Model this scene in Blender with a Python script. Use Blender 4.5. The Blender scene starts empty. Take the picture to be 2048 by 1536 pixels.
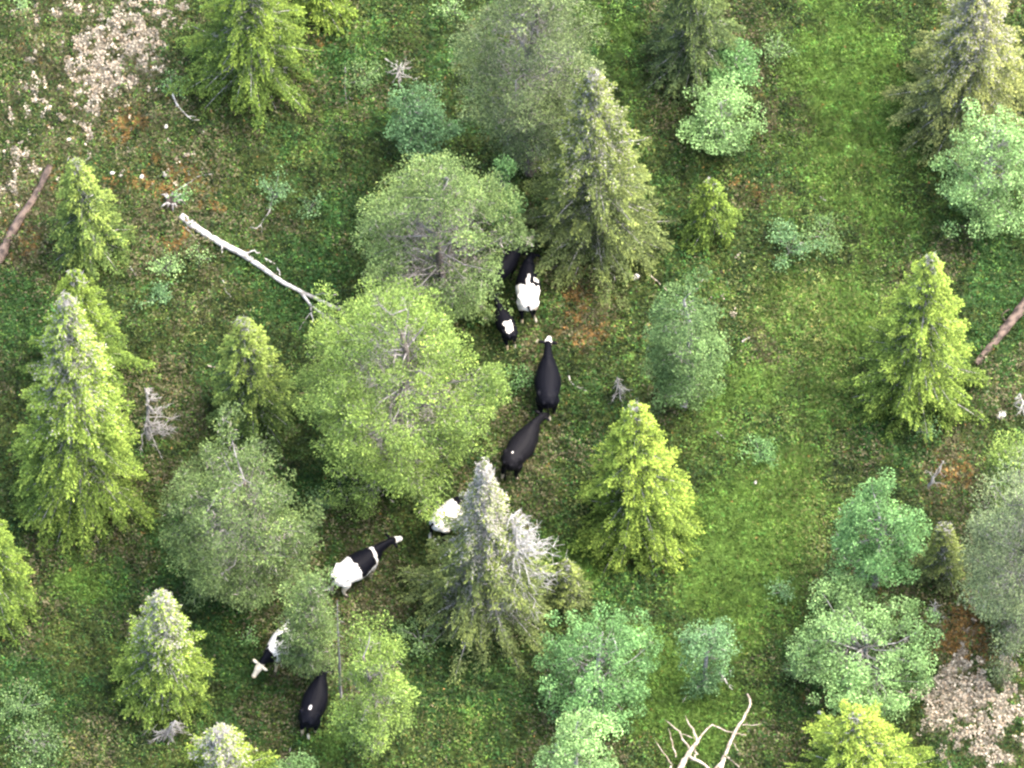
import bpy, math
import numpy as np
from math import radians, sin, cos, pi

sc = bpy.context.scene
COL = sc.collection

# ------------------------------------------------------------------ camera
PITCH, DIST, FPX = radians(62.0), 265.0, 18000.0      # tele lens of a drone, looking down
cam_d = bpy.data.cameras.new("camera")
cam = bpy.data.objects.new("camera", cam_d)
COL.objects.link(cam)
cam.location = (0, -DIST*cos(PITCH), DIST*sin(PITCH))
cam.rotation_euler = (pi/2 - PITCH, 0, 0)
cam_d.sensor_width = 36.0
cam_d.lens = 36.0*FPX/2048.0
cam_d.clip_start, cam_d.clip_end = 1.0, 3000.0
sc.camera = cam

# ------------------------------------------------------------------ light
SUN_EL, SUN_AZ = 62.0, 80.0            # azimuth clockwise from +Y (east side of the picture)
w = bpy.data.worlds.new("World"); sc.world = w; w.use_nodes = True
nt = w.node_tree; nt.nodes.clear()
sky = nt.nodes.new("ShaderNodeTexSky"); sky.sky_type = 'NISHITA'; sky.sun_disc = False
sky.sun_elevation = radians(SUN_EL); sky.sun_rotation = radians(SUN_AZ)
sky.air_density = 1.0; sky.dust_density = 5.0; sky.ozone_density = 1.0
bg = nt.nodes.new("ShaderNodeBackground"); bg.inputs[1].default_value = 0.15
ow = nt.nodes.new("ShaderNodeOutputWorld")
nt.links.new(sky.outputs[0], bg.inputs[0]); nt.links.new(bg.outputs[0], ow.inputs[0])
sun_d = bpy.data.lights.new("sun", 'SUN'); sun_d.energy = 1.1; sun_d.angle = radians(50)
sun_d.color = (1.0, 0.95, 0.86)
sun = bpy.data.objects.new("sun", sun_d); COL.objects.link(sun)
sun.rotation_euler = (radians(90-SUN_EL), 0, radians(180-SUN_AZ))
sc.view_settings.view_transform = 'Standard'
sc.view_settings.look = 'None'
sc.view_settings.gamma = 1.0
sc.view_settings.exposure = 2.5
sc.cycles.max_bounces = 5
sc.cycles.diffuse_bounces = 3
sc.cycles.transmission_bounces = 3
sc.cycles.filter_width = 2.4
sc.cycles.use_denoising = True

# ------------------------------------------------------------------ geometry of the view
UPV = np.array([0, sin(PITCH), cos(PITCH)]); FWD = np.array([0, cos(PITCH), -sin(PITCH)])
CAM = np.array(cam.location[:])
def pix(px, py, z=0.0):
    """photo pixel (2048 wide) -> world point at height z"""
    d = np.array([(px-1024)/FPX, 0, 0]) + UPV*((768-py)/FPX) + FWD
    return CAM + d*((z-CAM[2])/d[2])
def proj(x, y, z=0.0):
    vx = x-CAM[0]; vy = y-CAM[1]; vz = z-CAM[2]
    dep = vy*FWD[1]+vz*FWD[2]
    return 1024+FPX*vx/dep, 768-FPX*(vy*UPV[1]+vz*UPV[2])/dep

# ------------------------------------------------------------------ noise
def _h(ix, iy, seed):
    n = (ix.astype(np.int64)*374761393 + iy.astype(np.int64)*668265263 + seed*974711) & 0xffffffff
    n = ((n ^ (n >> 13))*1274126177) & 0xffffffff
    return ((n ^ (n >> 16)) & 0xffff)/65535.0
def vn(x, y, seed=0):
    x = np.asarray(x, float); y = np.asarray(y, float)
    ix, iy = np.floor(x), np.floor(y); fx, fy = x-ix, y-iy
    fx = fx*fx*(3-2*fx); fy = fy*fy*(3-2*fy)
    a, b = _h(ix, iy, seed), _h(ix+1, iy, seed); c, d = _h(ix, iy+1, seed), _h(ix+1, iy+1, seed)
    return (a*(1-fx)+b*fx)*(1-fy)+(c*(1-fx)+d*fx)*fy
def fbm(x, y, seed=0, o=4):
    s = 0; a = .5; t = 0
    for i in range(o):
        s = s+a*vn(x*2**i+17.3*i, y*2**i-9.1*i, seed+i*31); t += a; a *= .55
    return s/t
def smooth(e0, e1, v):
    t = np.clip((v-e0)/(e1-e0), 0, 1); return t*t*(3-2*t)
def gz(x, y):
    return 0.30*(fbm(np.asarray(x)*.35, np.asarray(y)*.35, 5, 3)-.5)+0.10*(fbm(np.asarray(x)*1.6, np.asarray(y)*1.6, 9, 2)-.5)

# ------------------------------------------------------------------ materials
def nodes_mat(name):
    m = bpy.data.materials.new(name); m.use_nodes = True
    t = m.node_tree; t.nodes.clear(); out = t.nodes.new("ShaderNodeOutputMaterial")
    return m, t, out
def leaf_mat(name, trans=0.3, rough=.6, spec=.25, vary=.25):
    m, t, out = nodes_mat(name)
    at = t.nodes.new("ShaderNodeAttribute"); at.attribute_name = "Col"
    no = t.nodes.new("ShaderNodeTexNoise"); no.inputs['Scale'].default_value = 9.0
    tc = t.nodes.new("ShaderNodeTexCoord"); t.links.new(tc.outputs['Object'], no.inputs['Vector'])
    mr = t.nodes.new("ShaderNodeMapRange"); mr.inputs[3].default_value = 1-vary; mr.inputs[4].default_value = 1+vary
    t.links.new(no.outputs[0], mr.inputs[0])
    vm = t.nodes.new("ShaderNodeVectorMath"); vm.operation = 'SCALE'
    t.links.new(at.outputs['Color'], vm.inputs[0]); t.links.new(mr.outputs[0], vm.inputs['Scale'])
    p = t.nodes.new("ShaderNodeBsdfPrincipled"); p.inputs['Roughness'].default_value = rough
    p.inputs['Specular IOR Level'].default_value = spec
    t.links.new(vm.outputs[0], p.inputs['Base Color'])
    if trans > 0:
        tr = t.nodes.new("ShaderNodeBsdfTranslucent"); t.links.new(vm.outputs[0], tr.inputs[0])
        mx = t.nodes.new("ShaderNodeMixShader"); mx.inputs[0].default_value = trans
        t.links.new(p.outputs[0], mx.inputs[1]); t.links.new(tr.outputs[0], mx.inputs[2])
        t.links.new(mx.outputs[0], out.inputs[0])
    else:
        t.links.new(p.outputs[0], out.inputs[0])
    return m
def bark_mat(name, c1, c2, scale=6.0, bands=False):
    m, t, out = nodes_mat(name)
    tc = t.nodes.new("ShaderNodeTexCoord"); mp = t.nodes.new("ShaderNodeMapping")
    mp.inputs['Scale'].default_value = (1, 1, 1) if not bands else (.6, .6, 3)
    no = t.nodes.new("ShaderNodeTexNoise"); no.inputs['Scale'].default_value = scale; no.inputs['Detail'].default_value = 6
    cr = t.nodes.new("ShaderNodeValToRGB"); cr.color_ramp.elements[0].color = (*c1, 1); cr.color_ramp.elements[1].color = (*c2, 1)
    cr.color_ramp.elements[0].position = .38; cr.color_ramp.elements[1].position = .62
    p = t.nodes.new("ShaderNodeBsdfPrincipled"); p.inputs['Roughness'].default_value = .85
    bp = t.nodes.new("ShaderNodeBump"); bp.inputs['Strength'].default_value = .5; bp.inputs['Distance'].default_value = .03
    L = t.links
    L.new(tc.outputs['Object'], mp.inputs[0]); L.new(mp.outputs[0], no.inputs['Vector']); L.new(no.outputs[0], cr.inputs[0])
    L.new(cr.outputs[0], p.inputs['Base Color']); L.new(no.outputs[0], bp.inputs['Height']); L.new(bp.outputs[0], p.inputs['Normal'])
    L.new(p.outputs[0], out.inputs[0])
    return m
M_NEEDLE = leaf_mat("needles", .28, .65, .15)
M_LEAF = leaf_mat("leaves", .38, .6, .15)
M_COVER = leaf_mat("undergrowth", .25, .7, .2, .3)
M_GROUND = leaf_mat("soil_and_moss", 0, .95, .1, .45)
M_COAT = leaf_mat("cow_coat", 0, .65, .10, .12)
M_BARK_GREY = bark_mat("bark_grey", (.09, .08, .075), (.24, .23, .22))
M_BARK_PINE = bark_mat("bark_pine", (.07, .055, .045), (.15, .125, .11))
M_BARK_BIRCH = bark_mat("bark_birch", (.07, .065, .06), (.38, .37, .34), 5.0, True)
M_LOG_WHITE = bark_mat("bark_white_log", (.20, .185, .16), (.52, .50, .46), 7.0)
M_LOG_BROWN = bark_mat("bark_brown_log", (.025, .016, .012), (.125, .088, .066), 5.0)
M_DEADWOOD = bark_mat("dead_wood", (.16, .145, .13), (.40, .38, .35), 7.0)
M_DEADPALE = bark_mat("dead_wood_pale", (.17, .165, .155), (.42, .41, .385), 7.0)
M_DEADWARM = bark_mat("dead_wood_warm", (.20, .155, .11), (.46, .39, .32), 7.0)
M_HOOF = bark_mat("hoof_horn", (.03, .025, .02), (.09, .07, .05), 12.0)
M_STONE = bark_mat("pale_stone", (.35, .33, .29), (.6, .58, .53), 9.0)

# ------------------------------------------------------------------ mesh helpers
def link_obj(name, me, mat, parent=None):
    o = bpy.data.objects.new(name, me); COL.objects.link(o)
    if mat: me.materials.append(mat)
    if parent: o.parent = parent
    return o
def raw_mesh(name, V, F4=None, cols=None, faces=None):
    me = bpy.data.meshes.new(name)
    if F4 is not None:
        n = len(V); nf = len(F4)
        me.vertices.add(n); me.vertices.foreach_set("co", np.ascontiguousarray(V, np.float32).ravel())
        me.loops.add(nf*4); me.loops.foreach_set("vertex_index", np.ascontiguousarray(F4, np.int32).ravel())
        me.polygons.add(nf); me.polygons.foreach_set("loop_start", np.arange(0, nf*4, 4, dtype=np.int32))
        me.update(calc_edges=True)
    else:
        me.from_pydata([tuple(v) for v in V], [], faces); me.update()
    if cols is not None:
        a = me.color_attributes.new("Col", 'FLOAT_COLOR', 'POINT')
        c = np.ones((len(me.vertices), 4), np.float32); c[:, :3] = cols
        a.data.foreach_set("color", c.ravel())
    return me
def nrm(v):
    return v/np.maximum(np.linalg.norm(v, axis=-1, keepdims=True), 1e-9)
class Cards:
    """collects leaf-shaped faces"""
    def __init__(s): s.V = []; s.C = []
    def add(s, P, U, N, L, W, C, rng, fold=.25):
        U = nrm(U); Vv = nrm(np.cross(N, U)); n = nrm(np.cross(U, Vv))
        L = np.broadcast_to(np.asarray(L, float), (len(P),))[:, None]; W = np.broadcast_to(np.asarray(W, float), (len(P),))[:, None]
        q = np.stack([P-U*L*.5, P+Vv*W*.5+n*W*fold, P+U*L*.5, P-Vv*W*.5+n*W*fold], 1)
        s.V.append(q.reshape(-1, 3)); s.C.append(np.repeat(C, 4, axis=0))
    def build(s, name, mat, parent=None):
        V = np.concatenate(s.V); C = np.concatenate(s.C)
        F = np.arange(len(V), dtype=np.int32).reshape(-1, 4)
        return link_obj(name, raw_mesh(name, V, F, C), mat, parent)
class Tubes:
    """collects tapered bent tubes"""
    def __init__(s): s.V = []; s.F = []; s.n = 0
    def add(s, pts, rad, k=6, wob=0.0, rng=None):
        pts = np.asarray(pts, float); m = len(pts); rad = np.broadcast_to(np.asarray(rad, float), (m,))
        t = np.gradient(pts, axis=0); t = nrm(t)
        ref = np.array([0, 0, 1.]) if abs(t[0][2]) < .9 else np.array([1., 0, 0])
        a = nrm(np.cross(t, ref)); b = np.cross(t, a)
        ang = np.arange(k)*2*pi/k
        r = rad[:, None]*np.ones(k)[None]
        if wob and rng is not None: r = r*(1+wob*(rng.random((m, k))-.5))
        ring = pts[:, None]+r[..., None]*(np.cos(ang)[None, :, None]*a[:, None]+np.sin(ang)[None, :, None]*b[:, None])
        s.V.append(ring.reshape(-1, 3))
        i = np.arange(m-1)[:, None]*k; j = np.arange(k)[None]; j2 = (j+1) % k
        f = np.stack([i+j, i+j2, i+k+j2, i+k+j], -1).reshape(-1, 4)+s.n
        s.F.append(f); s.n += m*k
        # end caps as fans of quads onto a doubled centre
        for e in (0, m-1):
            c = len(pts)
            s.V.append(pts[e][None]); ci = s.n; s.n += 1
            base = ci-m*k-(0 if e == 0 else 1)+e*k
            jj = np.arange(0, k, 2)
            s.F.append(np.stack([np.full(len(jj), ci), base+jj, base+(jj+1) % k, base+(jj+2) % k], -1))
    def build(s, name, mat, parent=None, cols=None):
        V = np.concatenate(s.V); F = np.concatenate(s.F)
        me = raw_mesh(name, V, F); me.validate()
        me.polygons.foreach_set("use_smooth", np.ones(len(me.polygons), bool))
        return link_obj(name, me, mat, parent)
def tag(o, label=None, cat=None, group=None, kind=None):
    if label: o["label"] = label
    if cat: o["category"] = cat
    if group: o["group"] = group
    if kind: o["kind"] = kind
    return o
def empty(name, loc, rz=0.0, sc_=1.0):
    o = bpy.data.objects.new(name, None); COL.objects.link(o)
    o.location = tuple(float(v) for v in loc); o.rotation_euler = (0, 0, rz); o.scale = (sc_,)*3
    o.empty_display_size = .3
    return o
def A(*v): return np.array(v, float)
def mixc(a, b, f):
    return a*(1-f[:, None])+b*f[:, None]

# ------------------------------------------------------------------ ground
# (cx, cy, rx, ry, strength) in photo pixels of the places where each cover grows
Z = {
 'lichen': [(150,60,170,90,.42),(60,300,90,110,.40),(300,300,130,90,.30),(180,230,130,90,.42),(215,105,125,105,1.0),(210,190,50,30,.8),(20,385,35,70,.55),(300,10,60,40,.7),(40,40,50,60,.35),(120,170,60,60,.3),(1955,1405,100,135,1.15),(1925,1315,50,50,1.2),
            (1060,700,35,60,.28),(1465,560,22,40,.5),(1440,600,40,30,.35),(300,345,90,30,.35),(1240,1120,10,10,.2),(690,10,30,15,.4),(960,20,20,20,.4),(20,300,30,60,.3),(1000,60,30,40,.2),(2000,1440,80,80,.8)],
 'pale': [(1640,640,60,130,1.0),(1590,600,130,60,.8),(1680,760,50,90,.8),(1560,900,70,90,.5),(1600,1000,50,120,.5),(1500,640,80,60,.6),(1700,330,60,90,.4),(1440,560,60,40,.5),(1010,700,30,40,.5),(1150,1010,60,50,.3),(1640,1100,50,90,.7),(180,1510,90,40,.5),(880,1450,90,50,.5),(420,620,80,70,.3),(1500,1280,60,40,.3)],
 'orange': [(275,265,45,30,.8),(345,360,70,28,.9),(340,475,35,16,.9),(425,400,30,30,.6),(245,370,25,16,.7),(1155,590,50,45,.6),(1195,665,75,50,.6),(1925,1262,55,40,1.2),(1990,1300,40,30,.7),(1510,385,45,22,.6),
            (670,20,30,40,.7),(60,130,30,40,.4),(150,400,40,30,.4),(60,470,40,40,.5),(1900,945,60,50,.5),(1120,560,40,30,.5),(640,60,20,20,.5),(1760,1180,30,20,.5),(130,330,60,40,.3),(1060,1010,30,30,.25)],
 'brown': [(200,150,260,230,.7),(60,400,120,160,.8),(420,600,170,110,.45),(1170,640,110,90,.8),(1900,930,90,80,1.0),(1540,725,48,70,.9),(1920,1230,80,110,.8),(750,1200,90,80,.7),
           (1055,715,36,70,.9),(1640,1080,60,120,.5),(820,130,90,80,.4),(1500,400,110,60,.4),(1540,200,60,130,.6),(300,440,140,130,.5),(380,760,120,120,.3),(1080,900,90,160,.35),(1960,1440,120,140,.5),
           (1500,20,90,60,.5),(1150,1000,80,80,.3),(1900,1000,70,60,.6),(520,30,150,60,.2),(1780,490,100,60,.25),(1650,420,80,60,.3),(180,1500,120,50,.3),(900,1450,120,80,.35),(1600,1480,90,80,.3)],
 'grass': [(1700,190,130,260,.9),(1470,1100,150,180,1.0),(1560,950,110,90,.7),(1680,650,90,200,.75),(1600,600,160,90,.55),(1230,130,70,160,.6),(1390,1420,110,120,.9),(1340,1330,120,60,.8),(1480,1250,90,80,.8),
           (1750,420,120,160,.5),(1500,800,130,120,.5),(1330,1030,60,150,.5),(180,1160,70,50,.7),(1150,1130,60,60,.7),(900,1450,100,80,.4),(660,1490,60,40,.5),(700,200,90,160,.25),(1640,780,60,120,.6),(1290,740,60,90,.3),(1200,30,60,50,.5),(1700,30,120,80,.5)],
 'bilberry': [(610,540,110,70,.9),(30,640,90,110,.9),(560,620,100,60,.8),(700,420,70,90,.8),(640,300,120,100,.5),(2000,560,90,120,.9),(1960,700,80,120,.6),(700,120,120,140,.7),(860,110,60,130,.6),
              (300,1180,160,120,.6),(450,1260,90,160,.8),(1170,870,90,150,.5),(1580,500,80,50,.5),(930,1400,160,110,.7),(1250,1200,130,80,.7),(40,1400,120,110,.8),(600,990,90,90,.7),(1600,1380,120,110,.6),(1530,890,70,60,.7),
              (1960,440,120,70,.6),(520,1420,120,80,.5),(1780,880,150,80,.6),(1260,60,80,120,.5),(1360,330,120,60,.5),(320,130,60,120,.4),(1870,1500,60,60,.5)],
}
def zone(kind, px, py):
    v = np.zeros_like(px)
    for cx, cy, rx, ry, s in Z[kind]:
        d = ((px-cx)/rx)**2+((py-cy)/ry)**2
        v = np.maximum(v, s*np.exp(-.9*d))
    return v
C_OLIVE = A(.054, .080, .021); C_DARKOL = A(.024, .041, .013); C_TAN = A(.132, .122, .068)
C_BROWN = A(.080, .073, .036); C_ORANGE = A(.20, .120, .040); C_GRASS = A(.088, .155, .030)
C_BILB = A(.031, .073, .018); C_LICH = A(.37, .33, .255); C_YEL = A(.095, .118, .030)
def cover_fields(x, y):
    px, py = proj(x, y, 0)
    # break the outlines of every patch with noise
    wx = (fbm(x*.9, y*.9, 71)-.5)*110; wy = (fbm(x*.9+40, y*.9, 72)-.5)*110
    px = px+wx; py = py+wy
    f = {k: zone(k, px, py) for k in Z}
    inside = (px > -150)*(px < 2200)*(py > -150)*(py < 1690)
    big = fbm(x*.25, y*.25, 90)
    f['grass'] = np.where(inside, f['grass'], smooth(.5, .6, big)*.8)
    f['brown'] = np.where(inside, f['brown'], smooth(.5, .4, big)*.6)
    return f
def ground_cols(x, y, rng=None):
    f = cover_fields(x, y)
    n1 = fbm(x*2.2, y*2.2, 11); n2 = fbm(x*7, y*7, 12, 3); n3 = fbm(x*1.0, y*1.0, 13, 3)
    c = mixc(C_DARKOL, C_OLIVE, smooth(.32, .62, n1*.5+n2*.5))
    c = mixc(c, C_YEL, .45*smooth(.5, .75, n2*.6+n3*.4))
    c = mixc(c, C_BROWN, np.clip(smooth(.25, .75, f['brown']+(n1-.5)*.9)*.75, 0, 1))
    c = mixc(c, C_BILB, np.clip(smooth(.3, .7, f['bilberry']+(n1-.5)*1.0)*.75, 0, 1))
    c = mixc(c, C_GRASS, np.clip(smooth(.2, .8, f['grass']+(n3-.5)*.9)*.8, 0, 1))
    c = mixc(c, C_ORANGE, np.clip(smooth(.35, .65, f['orange']+(n2-.5)*1.3)*.8, 0, 1))
    li = smooth(.48, .62, f['lichen']*.62+(fbm(x*4.2, y*4.2, 33, 3)-.5)*1.3)
    return c, f, li, n1, n2
def card_cols(x, y, rng):
    f = cover_fields(x, y); n = len(x)
    n1 = fbm(x*2.2, y*2.2, 11); n2 = fbm(x*7, y*7, 12, 3); n3 = fbm(x*1.0, y*1.0, 13, 3)
    r = lambda: rng.random(n)
    mac = fbm(x*.42+7, y*.42, 95, 3); mac2 = fbm(x*.8+30, y*.8, 96, 3)
    f['brown'] = np.maximum(f['brown'], .75*smooth(.50, .66, mac)*(1-f['grass']))*1.1
    f['bilberry'] = np.maximum(f['bilberry'], .8*smooth(.52, .66, mac2)*(1-.8*f['brown'])*(1-.6*f['grass']))
    c = np.where((n1*.5+n2*.5+.35*(r()-.5) > .47)[:, None], C_OLIVE, C_DARKOL)
    m = r() < .12+.5*smooth(.42, .7, n3); c = np.where(m[:, None], C_YEL*(.55+.4*r())[:, None], c)
    m = r() < .015+.72*smooth(.15, .85, f['brown']+(n1-.5)*1.1); c = np.where(m[:, None], np.where((r() < .5)[:, None], C_BROWN, C_TAN), c)
    m = r() < .12+.72*smooth(.25, .8, f['bilberry']+(n1-.5)*1.2); c = np.where(m[:, None], C_BILB*(.7+.8*r())[:, None], c)
    m = r() < .10+.88*smooth(.12, .62, f['grass']+(n3-.5)*.7); c = np.where(m[:, None], C_GRASS*(.7+.6*r())[:, None], c)
    m = r() < .62*smooth(.30, .85, f['orange']+(n2-.5)*1.5); c = np.where(m[:, None], C_ORANGE*(.55+.7*r())[:, None], c)
    lf = f['lichen']
    m = r() < .6*np.clip(zone('pale', *proj(x, y, 0)), 0, 1); c = np.where(m[:, None], A(.15, .17, .055)*(.7+.5*r())[:, None], c)
    li = smooth(.44, .64, lf*.70+((fbm(x*4.2, y*4.2, 33, 3)-.5)*1.6+(fbm(x*1.3, y*1.3, 34, 2)-.5)*.8)*smooth(.03, .3, lf))
    return c, f, li, n1, n2
def axis(lo, hi, step, far):
    c = np.arange(lo, hi+step*.5, step); g = []; d = step; p = hi
    while p < far: d *= 1.35; p += d; g.append(p)
    g2 = []; d = step; p = lo
    while p > -far: d *= 1.35; p -= d; g2.append(p)
    return np.concatenate([g2[::-1], c, g])
gx = axis(-19, 19, .09, 700); gy = axis(-17, 17, .09, 700)
X, Y = np.meshgrid(gx, gy); xf, yf = X.ravel(), Y.ravel()
hz = gz(xf, yf)+.05*(fbm(xf*5, yf*5, 44, 3)-.5)
gc, _, gli, _, _ = ground_cols(xf, yf)
gc = mixc(gc*.8, C_LICH*.7, gli*.7)
far = smooth(0, 2.5, np.maximum(np.abs(xf)-18.5, np.abs(yf)-17))     # beyond the clearing the cover evens out
gc = mixc(gc, C_OLIVE*A(.95, .95, 1.0), far)
nx, ny = len(gx), len(gy)
ii = (np.arange(ny-1)[:, None]*nx+np.arange(nx-1)[None]).ravel()
F = np.stack([ii, ii+1, ii+nx+1, ii+nx], 1)
g = link_obj("ground", raw_mesh("ground", np.stack([xf, yf, hz], 1), F, gc), M_GROUND)
tag(g, kind="structure")

def scatter_cover():
    rng = np.random.default_rng(3)
    N = 800000
    x = rng.uniform(-19.5, 19.5, N); y = rng.uniform(-18, 18, N)
    c, f, li, n1, n2 = card_cols(x, y, rng)
    fine = vn(x*9, y*9, 55); tuft = vn(x*4, y*4, 56)
    tall = .05+.28*smooth(.50, .75, fbm(x*1.7+3, y*1.7, 59, 3))*(.5+.5*fine)+.10*tuft+.12*fine*(f['bilberry']+.3)
    z = gz(x, y)+rng.random(N)**.7*tall*1.3
    shade = .80+.42*rng.random(N)
    tuftc = (.55+.86*vn(x*5.5, y*5.5, 57))*(.42+1.16*fbm(x*1.7, y*1.7, 58, 3))
    col = c*(shade*tuftc)[:, None]
    yel = rng.random(N) < .07
    col[yel] = col[yel]*A(1.3, 1.22, .9)
    bl = rng.random(N) < .10*(1-f['brown'])
    col[bl] = col[bl]*A(.85, 1.2, 1.15)
    kind = np.zeros(N, int)                       # 0 moss/heather 1 bilberry 2 grass 3 lichen
    r = rng.random(N)
    kind[(f['bilberry']+(n1-.5)*.8) > .35+.3*r] = 1
    kind[(f['grass']+(n1-.5)*.5) > .3+.3*r] = 2
    kind[li > .25+.5*r] = 3
    names = [("heather_and_moss", "low olive brown heather and moss covering the forest floor", "moss"),
             ("bilberry_shrubs", "low dark green bilberry shrubs spreading between the trees", "shrubs"),
             ("grass", "bright green grass along the open strips between the trees", "grass"),
             ("reindeer_lichen", "pale pinkish white reindeer lichen in patches on the ground", "lichen")]
    for k, (nm, lb, ct) in enumerate(names):
        m = kind == k; n = m.sum(); P = np.stack([x[m], y[m], z[m]], 1); C = col[m]
        rnd = rng.normal(size=(n, 3))
        cd = Cards()
        if k == 2:
            U = rnd*A(.8, .8, .3)+A(0, 0, .55); Nn = rng.normal(size=(n, 3))
            cd.add(P, U, Nn, rng.uniform(.08, .17, n), rng.uniform(.028, .05, n), C, rng)
        elif k == 3:
            li_c = (C_LICH*(.40+1.05*rng.random(n)**.8)[:, None])*np.where(rng.random(n)[:, None] < .22, A(1.0, .88, .80), A(1, 1, 1))
            P[:, 2] += .02
            cd.add(P, rnd, rng.normal(size=(n, 3))*.7+A(0, 0, 1), rng.uniform(.06, .13, n), rng.uniform(.045, .09, n), li_c, rng)
        else:
            U = rnd*A(1, 1, .5)
            cd.add(P, U, rng.normal(size=(n, 3))*.6+A(0, 0, 1), rng.uniform(.06, .125, n), rng.uniform(.035, .07, n), C, rng)
        o = cd.build(nm, M_COVER); tag(o, lb, ct, kind="stuff")
scatter_cover()

# ------------------------------------------------------------------ trees
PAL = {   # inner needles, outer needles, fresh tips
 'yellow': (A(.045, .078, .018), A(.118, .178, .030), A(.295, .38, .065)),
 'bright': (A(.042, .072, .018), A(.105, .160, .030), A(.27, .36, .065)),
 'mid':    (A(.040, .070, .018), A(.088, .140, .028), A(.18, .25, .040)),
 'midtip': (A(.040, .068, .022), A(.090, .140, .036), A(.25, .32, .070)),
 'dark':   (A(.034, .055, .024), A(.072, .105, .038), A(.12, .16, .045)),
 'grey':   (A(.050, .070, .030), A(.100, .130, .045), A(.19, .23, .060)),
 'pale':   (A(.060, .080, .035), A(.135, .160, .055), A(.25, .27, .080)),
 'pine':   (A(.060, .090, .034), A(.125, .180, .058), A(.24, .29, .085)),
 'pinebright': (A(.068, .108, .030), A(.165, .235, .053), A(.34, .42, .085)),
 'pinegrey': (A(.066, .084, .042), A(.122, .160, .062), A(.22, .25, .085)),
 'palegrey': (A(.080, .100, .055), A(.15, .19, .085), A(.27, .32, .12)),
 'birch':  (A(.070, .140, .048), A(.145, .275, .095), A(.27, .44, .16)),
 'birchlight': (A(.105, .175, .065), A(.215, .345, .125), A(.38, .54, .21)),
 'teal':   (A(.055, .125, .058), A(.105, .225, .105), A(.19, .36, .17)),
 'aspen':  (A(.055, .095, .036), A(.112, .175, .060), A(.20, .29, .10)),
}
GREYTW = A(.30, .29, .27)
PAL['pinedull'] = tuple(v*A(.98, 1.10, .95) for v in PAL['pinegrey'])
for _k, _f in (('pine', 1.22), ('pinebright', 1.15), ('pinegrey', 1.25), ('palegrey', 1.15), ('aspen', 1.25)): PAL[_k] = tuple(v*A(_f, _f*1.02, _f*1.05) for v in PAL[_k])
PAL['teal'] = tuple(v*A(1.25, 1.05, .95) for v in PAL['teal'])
for _k in PAL: PAL[_k] = tuple(v*(1.2, 1.3, 1.25)[i] for i, v in enumerate(PAL[_k]))
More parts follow.
